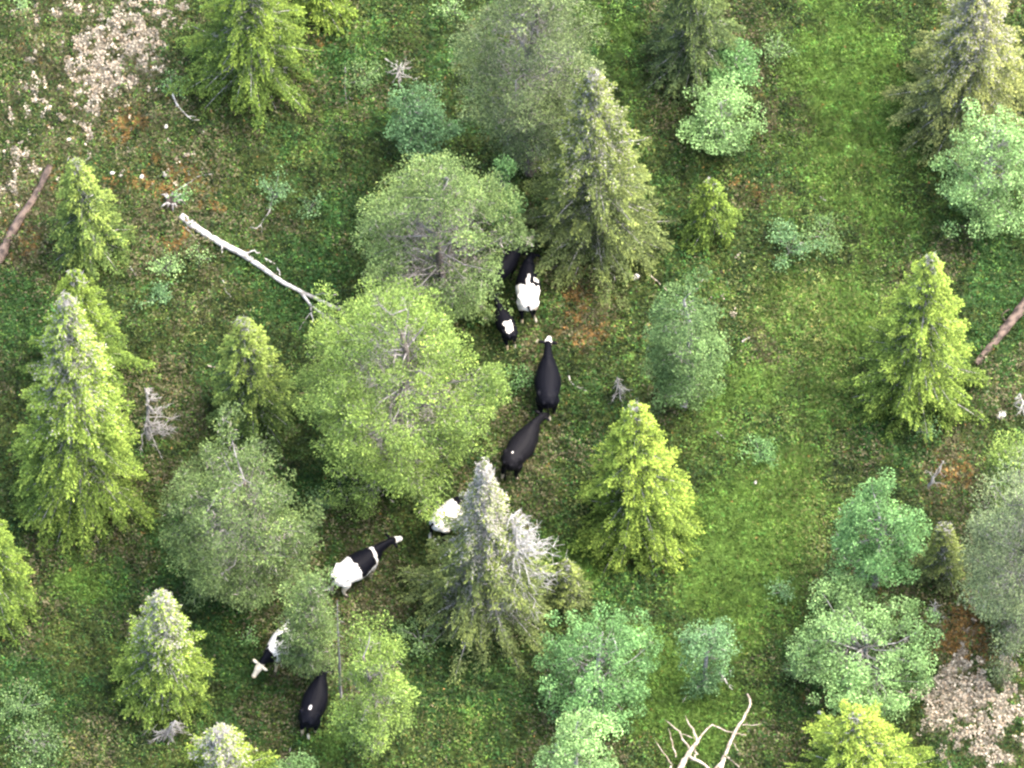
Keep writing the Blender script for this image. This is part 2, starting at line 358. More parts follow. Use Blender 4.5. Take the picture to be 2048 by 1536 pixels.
def spruce(tip, yb, wpx, pal, label, seed, dead=.06, dens=1.0, ragged=.35, drop=0.6, name="spruce_tree", cat="spruce", group="spruce trees in the forest", zlow=.35, expo=.82, topgrey=0.0):
    rng = np.random.default_rng(seed)
    R = wpx/2/68.0
    by = yb-R*60+zlow*32
    # the base lies under the tip: solve it along the view
    Hh = (by-tip[1])/31.9
    b = pix(tip[0], tip[1], Hh); b = A(b[0], b[1], float(gz(b[0], b[1]))-.03)
    H = Hh-b[2]
    root = empty(name, b)
    tag(root, label, cat, group)
    root.rotation_euler = (float(rng.normal(0, .012)), float(rng.normal(0, .015)), 0)
    inner, outer, tipc = PAL[pal]
    ragged = ragged+rng.uniform(-.12, .08); drop = drop*rng.uniform(.7, 1.5)
    # trunk
    T = Tubes(); zz = np.linspace(0, H*.985, 9)
    sway = np.stack([.05*np.sin(zz*.9+seed), .05*np.cos(zz*.7+seed), zz], 1); sway[0, 2] -= .15
    T.add(sway, np.interp(zz, [0, .3, H], [.028*H*.6+.05, .016*H+.03, .008]), 8)
    T.build("trunk", M_BARK_GREY, root)
    # branches
    nb = int((H-zlow)*38); t = (np.arange(nb)+rng.random(nb))/nb; t = t**1.08
    zb = zlow+(H-zlow)*t*.985
    az = np.arange(nb)*2.399963+rng.normal(0, .35, nb)
    sector = .72+.5*vn(az*1.1+50, zb*.9, seed)     # ragged outline
    L = (R*(1-t)**expo)*(1-ragged*rng.random(nb)**1.3)*sector*1.12+.10
    a = .05+.75*t**2.2+rng.normal(0, .08, nb); bdrop = .42*drop+.15*rng.random(nb)
    er = np.stack([np.cos(az), np.sin(az), 0*az], 1); et = np.stack([-np.sin(az), np.cos(az), 0*az], 1)
    TB = Tubes()
    for i in range(0, nb, 2):
        if L[i] < .35: continue
        s = np.array([0, .35, .7, .97]); p = A(0, 0, zb[i])+er[i]*(L[i]*s)[:, None]; p[:, 2] += L[i]*(a[i]*s-bdrop[i]*s*s)
        TB.add(p, np.array([.022, .016, .01, .005])*(.6+.4*L[i]), 4)
    if len(TB.V) > 30: TB.build("branches", M_DEADWOOD, root)
    cnt = np.maximum(14, (L*(150+38/(.4+L))*dens)).astype(int)
    bi = np.repeat(np.arange(nb), cnt); n = len(bi); Lb = L[bi]
    K = np.ceil(Lb/.11)
    s = np.floor((rng.random(n)**.72)*K); s = np.clip((s+.55+rng.normal(0, .12, n))/K, .06, 1.05)
    side = np.where(rng.random(n) < .5, -1., 1.)
    twh = vn(bi*7.3+np.round(s*K)*3.1, side*5+.5, seed+3)           # each twig its own length
    tw = (.07+.30*Lb**.8*(1-.72*s))*(.55+.9*twh)
    q = rng.random(n)**.75; ang = .95-.45*s+rng.normal(0, .1, n)
    P = np.zeros((n, 3)); P[:, 2] = zb[bi]
    rr = Lb*s+tw*q*np.cos(ang); tt = side*tw*q*np.sin(ang)
    P += er[bi]*rr[:, None]+et[bi]*tt[:, None]
    P[:, 2] += Lb*(a[bi]*s-bdrop[bi]*s*s)-tw*q*q*(.35+.45*twh)
    P += rng.normal(0, .016, (n, 3))
    U = er[bi]*np.cos(ang)[:, None]+et[bi]*(side*np.sin(ang))[:, None]+rng.normal(0, .38, (n, 3)); U[:, 2] -= .35*q
    Nn = rng.normal(0, .55, (n, 3))+A(0, 0, 1)
    out = np.clip(.55*s+.45*q+rng.normal(0, .12, n), 0, 1)
    brt = rng.random(nb)[bi]
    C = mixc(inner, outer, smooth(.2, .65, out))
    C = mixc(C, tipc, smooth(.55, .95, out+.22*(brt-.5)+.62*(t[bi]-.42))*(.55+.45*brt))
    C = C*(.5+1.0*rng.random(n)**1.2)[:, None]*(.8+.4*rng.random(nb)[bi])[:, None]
    if topgrey: C = np.where((rng.random(n) < topgrey*smooth(.35, .8, t[bi]))[:, None], A(.42, .40, .35)*(.6+.6*rng.random(n))[:, None], C)
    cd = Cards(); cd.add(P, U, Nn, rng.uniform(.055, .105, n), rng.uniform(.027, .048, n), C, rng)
    # leader
    m = 90; zt = rng.random(m)
    Pt = np.stack([rng.normal(0, .035, m), rng.normal(0, .035, m), H-.45+.5*zt], 1)
    cd.add(Pt, rng.normal(0, .5, (m, 3))+A(0, 0, 1), rng.normal(size=(m, 3)), .09, .035, mixc(outer, tipc, rng.random(m)), rng)
    # lichen-grey twigs close to the trunk
    m = int(n*dead); j = rng.integers(0, nb, m); s = rng.uniform(.03, .62, m)
    Pd = np.zeros((m, 3)); Pd[:, 2] = zb[j]; Pd += er[j]*(L[j]*s)[:, None]+et[j]*rng.normal(0, .10, m)[:, None]
    Pd[:, 2] += L[j]*(a[j]*s-bdrop[j]*s*s)+.015
    cd.add(Pd, er[j]+rng.normal(0, .6, (m, 3)), rng.normal(0, .6, (m, 3))+A(0, 0, 1), rng.uniform(.10, .24, m), rng.uniform(.012, .026, m), (GREYTW+A(.14, .13, .11)*topgrey)*(.6+.8*rng.random(m))[:, None], rng)
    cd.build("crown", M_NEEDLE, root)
    return root

def blob_tree(c, rpx, hpx, pal, label, seed, name="pine_tree", cat="pine", kind='pine', dens=1.0, clear=1.6, bark=None, lobes=None, group=None, gap=.28, clump=.30):
    """rounded crown: c = crown centre in the photo, rpx half width, hpx half height"""
    rng = np.random.default_rng(seed)
    r = rpx/68.0
    rz = math.sqrt(max(hpx**2-(r*60)**2, (hpx*.45)**2))/31.9
    clear *= .35
    if lobes is None: lobes = [(0, 0, 0, 1.0)]
    area = 4*pi*r*(r+rz)/2
    nl = int(max(12, area*.95)); sub = 6; cen = []
    LD = nrm(rng.normal(size=(9, 3))*A(1, 1, .8)+A(0, 0, .15)); LA = rng.uniform(.5, 1.0, 9); LD[0] = (0, 0, 1); LA[0] = 1.0
    lc = 0; tries = 0
    while lc < nl and tries < 9000:
        tries += 1
        d = nrm(rng.normal(size=3)); k = rng.uniform(.30, 1.0)**.42
        bump = .74+.46*float(np.max(LA*np.exp(-(np.arccos(np.clip(LD@d, -1, 1))/.40)**2)))
        p = d*A(r, r, rz)*k*.93
        if p[2] < 0: p[:2] *= (1-.42*(-p[2]/rz)**2); p[2] *= 1.22
        else: p[:2] *= (1-.34*(p[2]/rz)**1.8)
        p = p*bump
        th = math.atan2(d[1], d[0])
        if vn(th*1.3+20, d[2]*2+9, seed) < gap*.7 and k > .7: continue
        dmin = .42*min(1.0, r/1.2)*(.75 if tries > 4000 else 1)
        if cen and min(np.linalg.norm(np.array([c_[0] for c_ in cen])-p, axis=1)) < dmin: continue
        lc += 1
        out_ = nrm(p+A(0, 0, .3*rz))
        sb = [p]+[p+rng.normal(0, .30*min(1, .35+r*.4), 3)*A(1, 1, .55)-out_*rng.uniform(0, .25) for _ in range(sub-1)]
        cen.append(sb)
    cen = [q for c_ in cen for q in c_]; nc = len(cen); limb_rand = np.repeat(rng.random(nc//sub), sub)
    cen = np.array(cen); lo, hi = np.percentile(cen[:, :2], 2, axis=0), np.percentile(cen[:, :2], 98, axis=0)
    cen[:, :2] -= (lo+hi)/2
    mg = min(.30, .28*r); fx = (r-mg)/max(.1, (hi[0]-lo[0])/2); cen[:, 0] *= fx; cen[:, 1] *= min(fx, 1.25)
    rad_ = np.linalg.norm(cen[:, :2], axis=1); lim = (r-mg*.8)*1.04; k_ = np.minimum(1, (lim+(rad_-lim)*.3)/np.maximum(rad_, .01)); cen[:, :2] *= k_[:, None]
    def sy(fz):
        q = cen[:, 1]*60+cen[:, 2]*fz*31.9; a_, b_ = np.percentile(q, 1.5), np.percentile(q, 98.5); return (b_-a_)/2, (a_+b_)/2
    fz = min(np.arange(.5, 2.2, .04), key=lambda v: abs(sy(v)[0]+mg*55-hpx))
    cen[:, 2] *= fz; cen[:, 2] += clear-np.percentile(cen[:, 2], 2)
    mid_px = sy(1.0)[1]
    b = pix(c[0], c[1]+mid_px, 0); b = A(b[0], b[1], float(gz(b[0], b[1]))-.04)
    H = float(cen[:, 2].max())+.1; zc = (H+clear)/2; rz = (H-clear)/2
    root = empty(name, b); tag(root, label, cat, group)
    inner, outer, tipc = PAL[pal]
    cen[:, 2] = np.maximum(cen[:, 2], .25)
    # trunk
    bm = bark or M_BARK_PINE
    T = Tubes(); zz = np.linspace(0, zc+rz*.75, 8)
    tw = np.stack([.08*np.sin(zz*.8+seed)*zz/3, .08*np.cos(zz*.6+seed)*zz/3, zz], 1); tw[0, 2] -= .15
    tr = .009*H+.02
    T.add(tw, np.interp(zz, [0, H], [tr*1.5, tr*.25]), 8)
    T.build("trunk", bm, root)
    TB = Tubes()
    for i in (np.arange(0, nc, sub)[:110]):
        p1 = cen[i]; z0 = max(.25*H*.5, p1[2]-(.35+.35*rng.random())*math.hypot(p1[0], p1[1])-.15)
        z0 = min(z0, zz[-1]); x0 = np.interp(z0, zz, tw[:, 0]); y0 = np.interp(z0, zz, tw[:, 1])
        p0 = A(x0, y0, z0); mid = p0*.5+p1*.5+A(*rng.normal(0, .08, 3))*r+A(0, 0, .06*r)
        TB.add([p0, p0*.75+mid*.25, mid, mid*.4+p1*.6, p1], np.array([.035, .028, .02, .013, .006])*(.35+.28*r), 4)
    TB.build("branches", bm if kind != 'pine' else M_BARK_GREY, root)
    per = int((122 if kind == 'pine' else 100)*dens)
    cs = rng.uniform(.65, 1.3, nc)*clump
    ci = np.repeat(np.arange(nc), (per*(cs/clump)**1.5).astype(int)); n = len(ci)
    g3 = rng.normal(size=(n, 3)); g3 = g3/np.maximum(1, np.linalg.norm(g3, axis=1, keepdims=True)/1.7)
    off = g3*A(.62, .62, .36)*cs[ci][:, None]
    P = cen[ci]+off
    outd = nrm(cen[ci]-A(0, 0, zc*.8)+1e-6)
    if kind == 'pine':
        U = off/np.maximum(cs[ci][:, None], .01)+outd*.5+rng.normal(0, .5, (n, 3)); Nn = rng.normal(0, .7, (n, 3))+A(0, 0, 1)
        Ls, Ws = rng.uniform(.055, .10, n), rng.uniform(.026, .045, n)
    else:
        U = rng.normal(size=(n, 3)); Nn = rng.normal(0, .6, (n, 3))+A(0, 0, .9)+outd*.4
        Ls, Ws = rng.uniform(.05, .09, n), rng.uniform(.04, .062, n)
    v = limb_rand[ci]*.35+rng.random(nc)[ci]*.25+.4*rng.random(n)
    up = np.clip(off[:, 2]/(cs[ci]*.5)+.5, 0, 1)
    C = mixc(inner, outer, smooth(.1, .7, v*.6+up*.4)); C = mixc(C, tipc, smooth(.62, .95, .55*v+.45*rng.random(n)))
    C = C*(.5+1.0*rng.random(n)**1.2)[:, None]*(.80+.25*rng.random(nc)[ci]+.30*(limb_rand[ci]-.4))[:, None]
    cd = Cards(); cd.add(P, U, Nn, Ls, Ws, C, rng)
    m = int(n*(.11 if kind == 'pine' else .04)); j = rng.integers(0, nc, m); s = rng.uniform(.35, 1.0, m)[:, None]
    Pd = cen[j]*s+(1-s)*A(0, 0, 1)*(cen[j][:, 2:]*.75)+rng.normal(0, .12, (m, 3))
    cd.add(Pd, outd[rng.integers(0, n, m)]+rng.normal(0, .6, (m, 3)), rng.normal(0, .5, (m, 3))+A(0, 0, 1), rng.uniform(.12, .28, m), rng.uniform(.012, .024, m), A(.33, .29, .27)*(.6+.7*rng.random(m))[:, None], rng)
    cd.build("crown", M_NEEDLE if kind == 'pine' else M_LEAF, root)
    return root

SP = [
 ((122, 588), 1090, 266, 'bright', "tall yellow-tipped spruce at the left edge with pale grey twigs down its middle", 1, .26, 1.15),
 ((152, 545), 830, 210, 'mid', "green spruce just behind the tall yellow-tipped spruce at the left edge", 2, .05, 1.0),
 ((165, 314), 548, 160, 'midtip', "small yellow-green spruce between the reddish rotting log and the torn stump", 3, .10, 1.0),
 ((494, -85), 248, 290, 'mid', "broad dark green spruce cut off by the top edge, left of the centre", 4, .10, 1.0),
 ((495, 643), 905, 190, 'midtip', "slender yellow-topped spruce below the forked end of the white fallen trunk", 5, .10, 1.0),
 ((310, 1183), 1465, 200, 'bright', "pointed grey-topped spruce at the lower left with bare dead branches at its foot", 6, .22, 1.0),
 ((440, 1460), 1680, 210, 'yellow', "pale yellow spruce top at the bottom edge below the pointed grey-topped spruce", 7, .25, 1.0),
 ((1281, 818), 1160, 248, 'yellow', "bright yellow spruce standing alone beside the green strip, right of the cows", 8, .06, 1.15),
 ((966, 933), 1350, 316, 'grey', "half-dead spruce with a bleached grey top, partly hiding the cow with the white hindquarters", 9, .50, 1.0),
 ((1195, 150), 590, 300, 'grey', "big ragged grey-green spruce right behind the walking herd, upper centre", 10, .16, 1.0),
 ((1850, 512), 880, 250, 'bright', "yellow-topped spruce on the right next to the brown fallen log", 11, .08, 1.0),
 ((1955, -45), 350, 300, 'pale', "large pale greyish spruce in the upper right corner", 12, .22, 1.05),
 ((1730, 1422), 1720, 300, 'yellow', "brightest yellow-green spruce top at the bottom edge on the right", 13, .03, 1.15),
 ((1425, 362), 500, 115, 'mid', "little soft green spruce right of the big ragged grey-green spruce", 14, .04, 1.0),
 ((1395, -120), 190, 190, 'dark', "dark spruce cut by the top edge beside the two-lobed birch", 15, .12, .9),
 ((-35, 1010), 1290, 170, 'mid', "green spruce cut by the left edge below the tall yellow-tipped spruce", 16, .06, 1.0),
 ((1890, 1050), 1180, 90, 'grey', "small spruce squeezed between the lower right birch and the wide greyish pine", 17, .2, .8),
 ((1136, 1128), 1236, 84, 'grey', "young green spruce just right of the bleached snag", 18, .10, .9),
 ((640, -110), 60, 120, 'yellow', "yellow-green spruce at the top edge right of the broad dark green spruce", 19, .03, 1.0),
]
SP_X = {1: dict(topgrey=.22), 6: dict(topgrey=.4), 7: dict(topgrey=.5), 9: dict(topgrey=.55, expo=1.2), 10: dict(topgrey=.15, ragged=.5), 12: dict(topgrey=.3), 20: dict(topgrey=.4)}
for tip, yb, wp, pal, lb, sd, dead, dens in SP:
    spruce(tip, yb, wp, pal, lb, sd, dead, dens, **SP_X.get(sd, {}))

PN = [
 ((1060, 140), 142, 192, 'pinegrey', "large dull grey-green pine cut by the top edge at the centre", 101, 1.0, 2.2),
 ((884, 490), 165, 172, 'pine', "broad pine left of the front cows, with greyish twigs showing through", 102, 1.0, 2.2),
 ((806, 800), 192, 214, 'pinebright', "largest pine of all, light green, in the middle of the forest", 103, 1.05, 2.0),
 ((491, 1042), 149, 166, 'pinedull', "dull green pine left of the white-rumped cow with the long black neck", 104, 1.0, 1.6),
 ((622, 1256), 60, 112, 'pine', "narrow pine hiding the back of the cream-faced cow", 105, 1.0, 1.2),
 ((2035, 1125), 125, 185, 'palegrey', "wide greyish pine with many pale dead twigs at the right edge above the lichen", 107, .72, 1.2),
 ((2030, 950), 72, 88, 'pinebright', "lighter pine top at the right edge behind the wide greyish pine", 108, 1.0, 1.2),
 ((745, 1370), 78, 130, 'pinebright', "narrow light green pine right of the thin bare pole", 106, 1.0, 1.4),
]
for c, rp, hp, pal, lb, sd, dens, cl in PN:
    blob_tree(c, rp, hp, pal, lb, sd, dens=dens, clear=cl, group="pines in the forest")
BR = [
 ((1468, 128), 56, 48, 'birch', "upper and smaller crown of the two birches left of the green strip", 201, .8, 2.4),
 ((1438, 232), 88, 80, 'birchlight', "lower and wider of the two birches left of the green strip", 202, .85, 1.8),
 ((1975, 350), 108, 125, 'birchlight', "light birch at the right edge in front of the large pale spruce", 203, .85, 1.8),
 ((848, 245), 84, 82, 'teal', "blue-green birch with loose twigs above the broad pine near the front cows", 204, .8, 1.2),
 ((1195, 1335), 122, 120, 'birch', "full round birch at the bottom centre, right of the half-dead spruce", 205, 1.0, 1.4),
 ((1410, 1312), 62, 78, 'teal', "small blue-green birch right of the full round birch", 206, .55, 1.0),
 ((1750, 1060), 98, 112, 'birch', "birch on the lower right, upper one of the pair touching crowns", 207, .95, 1.4),
 ((1725, 1290), 145, 142, 'birchlight', "wide open pale green birch on the lower right with white stem showing", 208, .85, 1.6),
 ((1155, 1510), 84, 98, 'birchlight', "pale birch cut by the bottom edge under the full round birch", 209, .9, 1.2),
 ((590, 1565), 66, 62, 'birchlight', "low birch top at the bottom edge right of the pale yellow spruce top", 210, .9, 1.0),
 ((1000, 400), 42, 78, 'birch', "small birch squeezed against the right side of the broad pine near the front cows", 211, .9, 2.0),
 ((1368, 695), 84, 130, 'aspen', "soft greyish green birch with drooping twigs right of the leading cows", 212, .9, 1.2),
 ((70, 1490), 60, 55, 'aspen', "greyish leafy birch bush in the bottom left corner", 213, .35, .2),
]
for c, rp, hp, pal, lb, sd, dens, cl in BR:
    blob_tree(c, rp, hp, pal, lb, sd, name="birch_tree", cat="birch", kind='birch', dens=dens, clear=cl, bark=M_BARK_BIRCH, group="birches in the forest", gap=.36, clump=.24)

# ------------------------------------------------------------------ bushes and saplings
def bush(c, rpx, hpx, pal, label, seed, dens=.6):
    rng = np.random.default_rng(seed); r = rpx/68.; H = max(.35, hpx/50.)
    b = pix(c[0], c[1]+hpx*.3, 0); b = A(b[0], b[1], float(gz(b[0], b[1])))
    root = empty("bush", b); tag(root, label, "bush", "small leafy bushes on the forest floor")
    inner, outer, tipc = PAL[pal]; TB = Tubes(); ns = rng.integers(7, 12); tips = []
    for i in range(ns):
        az = i*2.4+rng.normal(0, .4); l = r*rng.uniform(.35, 1.); e = A(cos(az), sin(az), 0)
        p2 = e*l+A(0, 0, H*rng.uniform(.55, 1.)); p1 = e*l*.35+A(0, 0, H*.5)
        TB.add([A(0, 0, -.05), p1*.6, p1, p2], [.02, .015, .01, .004], 4); tips += [p1*.5+p2*.5, p2, p2+A(*rng.normal(0, .1, 3))]
    TB.build("stems", M_BARK_GREY, root)
    tips = np.array(tips); k = rng.integers(0, len(tips), int(max(160, 900*r*r*dens*3)))
    n = len(k); P = tips[k]+rng.normal(0, .085+.05*r, (n, 3))*A(1, 1, .6); P[:, 2] = np.maximum(P[:, 2], .03)
    C = mixc(inner, outer, rng.random(n)); C = mixc(C, tipc, smooth(.7, 1, rng.random(n)))
    cd = Cards(); cd.add(P, rng.normal(size=(n, 3)), rng.normal(0, .5, (n, 3))+A(0, 0, 1), rng.uniform(.05, .09, n), rng.uniform(.035, .055, n), C, rng)
    cd.build("foliage", M_LEAF, root)
    return root
BU = [
 ((345, 172), 26, 24, 'birch', "leafy sapling top at the end of a thin white stem, upper left"),
 ((362, 395), 24, 24, 'birch', "green bush at the torn root end of the white fallen trunk"),
 ((550, 388), 36, 44, 'teal', "sapling above the white fallen trunk with a thin curved stem below its leaves"),
 ((618, 415), 28, 18, 'teal', "small bush right of the curved-stemmed sapling"),
 ((330, 535), 34, 22, 'birchlight', "pale green bush directly below the thick part of the white fallen trunk"),
 ((320, 592), 36, 18, 'teal', "flat blue-green bush under the pale green bush, left of the white fallen trunk"),
 ((402, 515), 22, 16, 'birchlight', "tiny light bush touching the lower side of the white fallen trunk"),
 ((1580, 497), 58, 42, 'teal', "dark blue-green bush with pale dead twigs in the middle right"),
 ((1045, 757), 34, 20, 'birch', "bush beside the black cow with the white face"),
 ((1562, 1183), 28, 24, 'teal', "low bush in the open strip on the lower right"),
 ((1553, 108), 34, 30, 'aspen', "greyish bush with fine bare twigs right of the two birches"),
 ((40, 1410), 50, 40, 'aspen', "bush at the left edge near the bottom corner"),
 ((1520, 905), 44, 30, 'birch', "dark green bush in the strip right of the bright yellow spruce"),
 ((1650, 470), 46, 26, 'aspen', "sparse greyish bush right of the dark blue-green bush"),
 ((1850, 860), 24, 32, 'teal', "narrow green sapling under the yellow-topped spruce on the right"),
 ((730, 160), 40, 26, 'aspen', "thin bush with grey twigs in the clearing at the upper centre"),
 ((640, 1010), 36, 40, 'aspen', "shaded bush between the largest pine and the dull green pine"),
 ((490, 1275), 22, 16, 'birch', "small green bush left of the narrow pine with the cream-faced cow"),
 ((1590, 1335), 30, 24, 'aspen', "small grey-green bush left of the wide open birch"),
 ((840, 1270), 46, 40, 'aspen', "shaded green bush at the foot of the half-dead spruce, left side"),
 ((900, 20), 30, 18, 'birchlight', "light green bush at the top edge left of the large dull pine"),
 ((45, 20), 14, 10, 'birchlight', "single small light green bush in the upper left corner"),
]
for i, (c, rp, hp, pal, lb) in enumerate(BU): bush(c, rp, hp, pal, lb, 400+i)

# ------------------------------------------------------------------ logs, snags, dead wood
def poly(pts):
    """list of (px, py, z) -> world points"""
    return np.array([pix(a, b, c) for a, b, c in pts])
def densify(P, n):
    P = np.asarray(P, float); d = np.r_[0, np.cumsum(np.linalg.norm(np.diff(P, axis=0), axis=1))]
    s = np.linspace(0, d[-1], n); return np.stack([np.interp(s, d, P[:, i]) for i in range(3)], 1)
def at_mesh_origin(o, origin):
    me = o.data; n = len(me.vertices); co = np.empty(n*3, np.float32); me.vertices.foreach_get("co", co)
    co = co.reshape(-1, 3)-np.asarray(origin, np.float32); me.vertices.foreach_set("co", co.ravel()); me.update()
rng0 = np.random.default_rng(77)
def wood_thing(name, label, cat, trunk, branches, mat, group=None, parts=("trunk", "branch")):
    """trunk = (points, r0, r1); each branch its own mesh"""
    P, r0, r1 = trunk; P = densify(P, 16) if len(P) > 2 else densify(P, 10)
    P = P+rng0.normal(0, .012, P.shape)*(r0*6)
    root = empty(name, P[0])
    tag(root, label, cat, group)
    T = Tubes(); T.add(P, np.linspace(r0, r1, len(P))*(1+.10*rng0.normal(size=len(P))), 9, .16, rng0)
    o = T.build(parts[0], mat, root); at_mesh_origin(o, P[0])
    for B, a, b in branches:
        B = densify(B, 7); B[1:] += rng0.normal(0, .018, (6, 3))
        T = Tubes(); T.add(B, np.linspace(a, b, len(B)), 5)
        o = T.build(parts[1], mat, root); at_mesh_origin(o, P[0])
    return root
# white birch trunk
wood_thing("fallen_log", "long white bleached fallen trunk with a forked end, lying across the upper left", "fallen tree",
  (poly([(362, 432, .20), (400, 461, .24), (440, 485, .25), (485, 508, .26), (520, 531, .26), (560, 562, .25), (600, 583, .24), (640, 600, .2), (680, 618, .16)]), .115, .045),
  [(poly([(596, 578, .26), (625, 612, .2), (660, 640, .12), (680, 668, .06)]), .055, .02), (poly([(622, 608, .22), (626, 640, .12), (618, 668, .05)]), .028, .01),
   (poly([(487, 508, .28), (505, 504, .4), (520, 506, .45)]), .03, .02), (poly([(444, 488, .3), (443, 505, .4)]), .022, .012),
   (poly([(630, 592, .24), (645, 585, .35), (655, 590, .4)]), .014, .006), (poly([(645, 630, .16), (655, 655, .08), (652, 675, .05)]), .018, .008),
   (poly([(626, 622, .2), (605, 645, .1), (596, 665, .05)]), .014, .006), (poly([(368, 448, .2), (395, 480, .08), (405, 500, .05)]), .02, .008),
   (poly([(560, 550, .3), (555, 535, .38)]), .02, .01)], M_LOG_WHITE)
# torn root plate
def stump():
    r = np.random.default_rng(8); root = empty("tree_stump", pix(345, 408, 0)); tag(root, "dark torn stump with pale splinters at the thick end of the white fallen trunk", "stump")
    T = Tubes(); T.add([A(0, 0, -.1), A(0, 0, .12), A(.02, 0, .30)], [.32, .24, .17], 10, .35, r); T.build("stump_base", M_LOG_BROWN, root)
    for i in range(11):
        az = i*.58+r.normal(0, .15); e = A(cos(az), sin(az), 0); l = r.uniform(.25, .5)
        T = Tubes(); T.add([e*.12+A(0, 0, .22), e*l*.7+A(0, 0, .28+.2*r.random()), e*l+A(0, 0, .1+.3*r.random())], [.05, .03, .01], 5)
        T.build("root", M_DEADWOOD, root)
stump()
wood_thing("fallen_log", "reddish brown rotting log at the left edge, pointing up to the right", "fallen log",
  (poly([(100, 332, .16), (75, 385, .17), (48, 425, .18), (20, 470, .17), (-8, 530, .16)]), .09, .15), [(poly([(52, 418, .14), (60, 408, .3)]), .02, .01)], M_LOG_BROWN)
wood_thing("fallen_log", "thick brown fallen log at the right edge beside the yellow-topped spruce", "fallen log",
  (poly([(1952, 728, .18), (1985, 688, .22), (2010, 657, .24), (2070, 587, .26)]), .08, .19), [(poly([(2010, 642, .25), (2002, 632, .45), (2016, 618, .55)]), .025, .012), (poly([(1998, 665, .2), (1992, 655, .4)]), .02, .01)], M_LOG_BROWN)
# bare fallen crown at the bottom
wood_thing("fallen_tree", "bare fallen tree with spreading pale branches at the bottom edge right of the centre", "fallen tree",
  (poly([(1352, 1560, .3), (1366, 1525, .4), (1385, 1496, .5), (1396, 1482, .5)]), .11, .05),
  [(poly([(1380, 1500, .5), (1360, 1465, .35), (1328, 1438, .2)]), .04, .015), (poly([(1352, 1514, .4), (1344, 1480, .25), (1336, 1458, .15)]), .025, .01),
   (poly([(1395, 1484, .5), (1388, 1462, .5), (1370, 1434, .4)]), .05, .012), (poly([(1396, 1482, .5), (1408, 1462, .45), (1425, 1450, .4), (1470, 1466, .3)]), .035, .012),
   (poly([(1345, 1530, .3), (1325, 1505, .2), (1308, 1478, .1)]), .022, .008), (poly([(1378, 1512, .5), (1400, 1524, .4), (1430, 1545, .3)]), .05, .03),
   (poly([(1387, 1476, .5), (1375, 1472, .5), (1362, 1466, .5)]), .02, .01), (poly([(1390, 1500, .45), (1396, 1508, .4), (1382, 1520, .4)]), .035, .02),
   (poly([(1342, 1532, .3), (1336, 1550, .25), (1330, 1560, .2)]), .03, .02)], M_DEADWARM)
wood_thing("fallen_tree", "crooked bare limb with a white tip, right of the spreading branches at the bottom edge", "fallen tree",
  (poly([(1440, 1545, .2), (1452, 1505, .3), (1466, 1472, .4), (1478, 1450, .5), (1486, 1440, .55), (1496, 1420, .6), (1502, 1405, .6), (1495, 1388, .6)]), .07, .03),
  [(poly([(1455, 1514, .3), (1470, 1528, .2), (1488, 1545, .1)]), .03, .012), (poly([(1485, 1450, .5), (1505, 1450, .5), (1524, 1446, .5)]), .016, .006),
   (poly([(1470, 1468, .4), (1488, 1468, .4), (1494, 1470, .4)]), .02, .01), (poly([(1466, 1486, .3), (1478, 1505, .2), (1482, 1512, .1)]), .018, .008),
   (poly([(1448, 1512, .3), (1440, 1530, .3), (1420, 1545, .3)]), .05, .04)], M_DEADWARM)

def snag(base_px, H, R, label, seed, nb=60, lean=(0, 0), mat=M_DEADWOOD, droop=.35, arc=None, z0=.2, th=1.0, fine=4):
    r = np.random.default_rng(seed); b = pix(base_px[0], base_px[1], 0); b = A(b[0], b[1], float(gz(b[0], b[1])))
    root = empty("dead_tree", b); tag(root, label, "dead tree", "bare dead trees")
    zz = np.linspace(-.1, H, 8); tp = np.stack([lean[0]*zz/H, lean[1]*zz/H, zz], 1); tp[1:, :2] += r.normal(0, .02, (7, 2))
    T = Tubes(); T.add(tp, np.linspace(.05+.008*H, .012, 8)*th, 8); T.build("trunk", mat, root)
    for i in range(nb):
        t = (i+r.random())/nb; z = z0+(H-z0)*t; az = (i*2.4 if arc is None else r.uniform(*arc))+r.normal(0, .2)
        L = R*(1-t*.75)*r.uniform(.4, 1.15); e = A(cos(az), sin(az), 0); s = np.array([0, .3, .6, .85, 1.])
        p = tp[np.argmin(abs(zz-z))]*A(1, 1, 0)+A(0, 0, z)+e*(L*s)[:, None]; p[:, 2] += L*(.15*s-droop*s*s)+.07*r.normal(size=5)*L; p[:, :2] += r.normal(0, .06, (5, 2))*L
        T = Tubes(); T.add(p, np.array([.020, .015, .011, .008, .004])*(.5+.5*R)*th, 4)
        for k in range(fine):
            q = p[1+k % 3]*.5+p[2+k % 3]*.5; d = nrm(e+A(*r.normal(0, .8, 3))); T.add([q, q+d*L*.16, q+d*L*.3+A(0, 0, -.04)], [.007, .006, .003], 3)
        T.build("branch", mat, root)
    return root
snag((296, 885), 2.4, .95, "grey bare dead spruce leaning between the tall yellow-tipped spruce and the dull green pine", 301, 44, (.05, .5), arc=(-1.9, 1.3), th=1.1, fine=7, droop=.2)
snag((1042, 1222), 6.0, 1.4, "bleached bare snag with many drooping twigs against the right side of the half-dead spruce", 302, 80, (-.25, .1), arc=(-2.3, 1.5), th=1.15, fine=9, z0=2.0, mat=M_DEADPALE, droop=.3)
snag((683, 1400), 6.4, .25, "thin straight bare pole of a dead tree between the two narrow pines", 303, 12, (0, .0), z0=4.0, th=.5, mat=M_BARK_GREY)
snag((330, 1470), 1.0, .75, "tangle of bare grey branches at the foot of the pointed spruce at the lower left", 304, 40, (.3, 0), arc=(-3.0, .3), th=.9)
snag((1240, 790), .9, .55, "small broken grey dead sapling beside the drooping soft green birch", 305, 14, (-.1, .1), arc=(-2.6, .2))
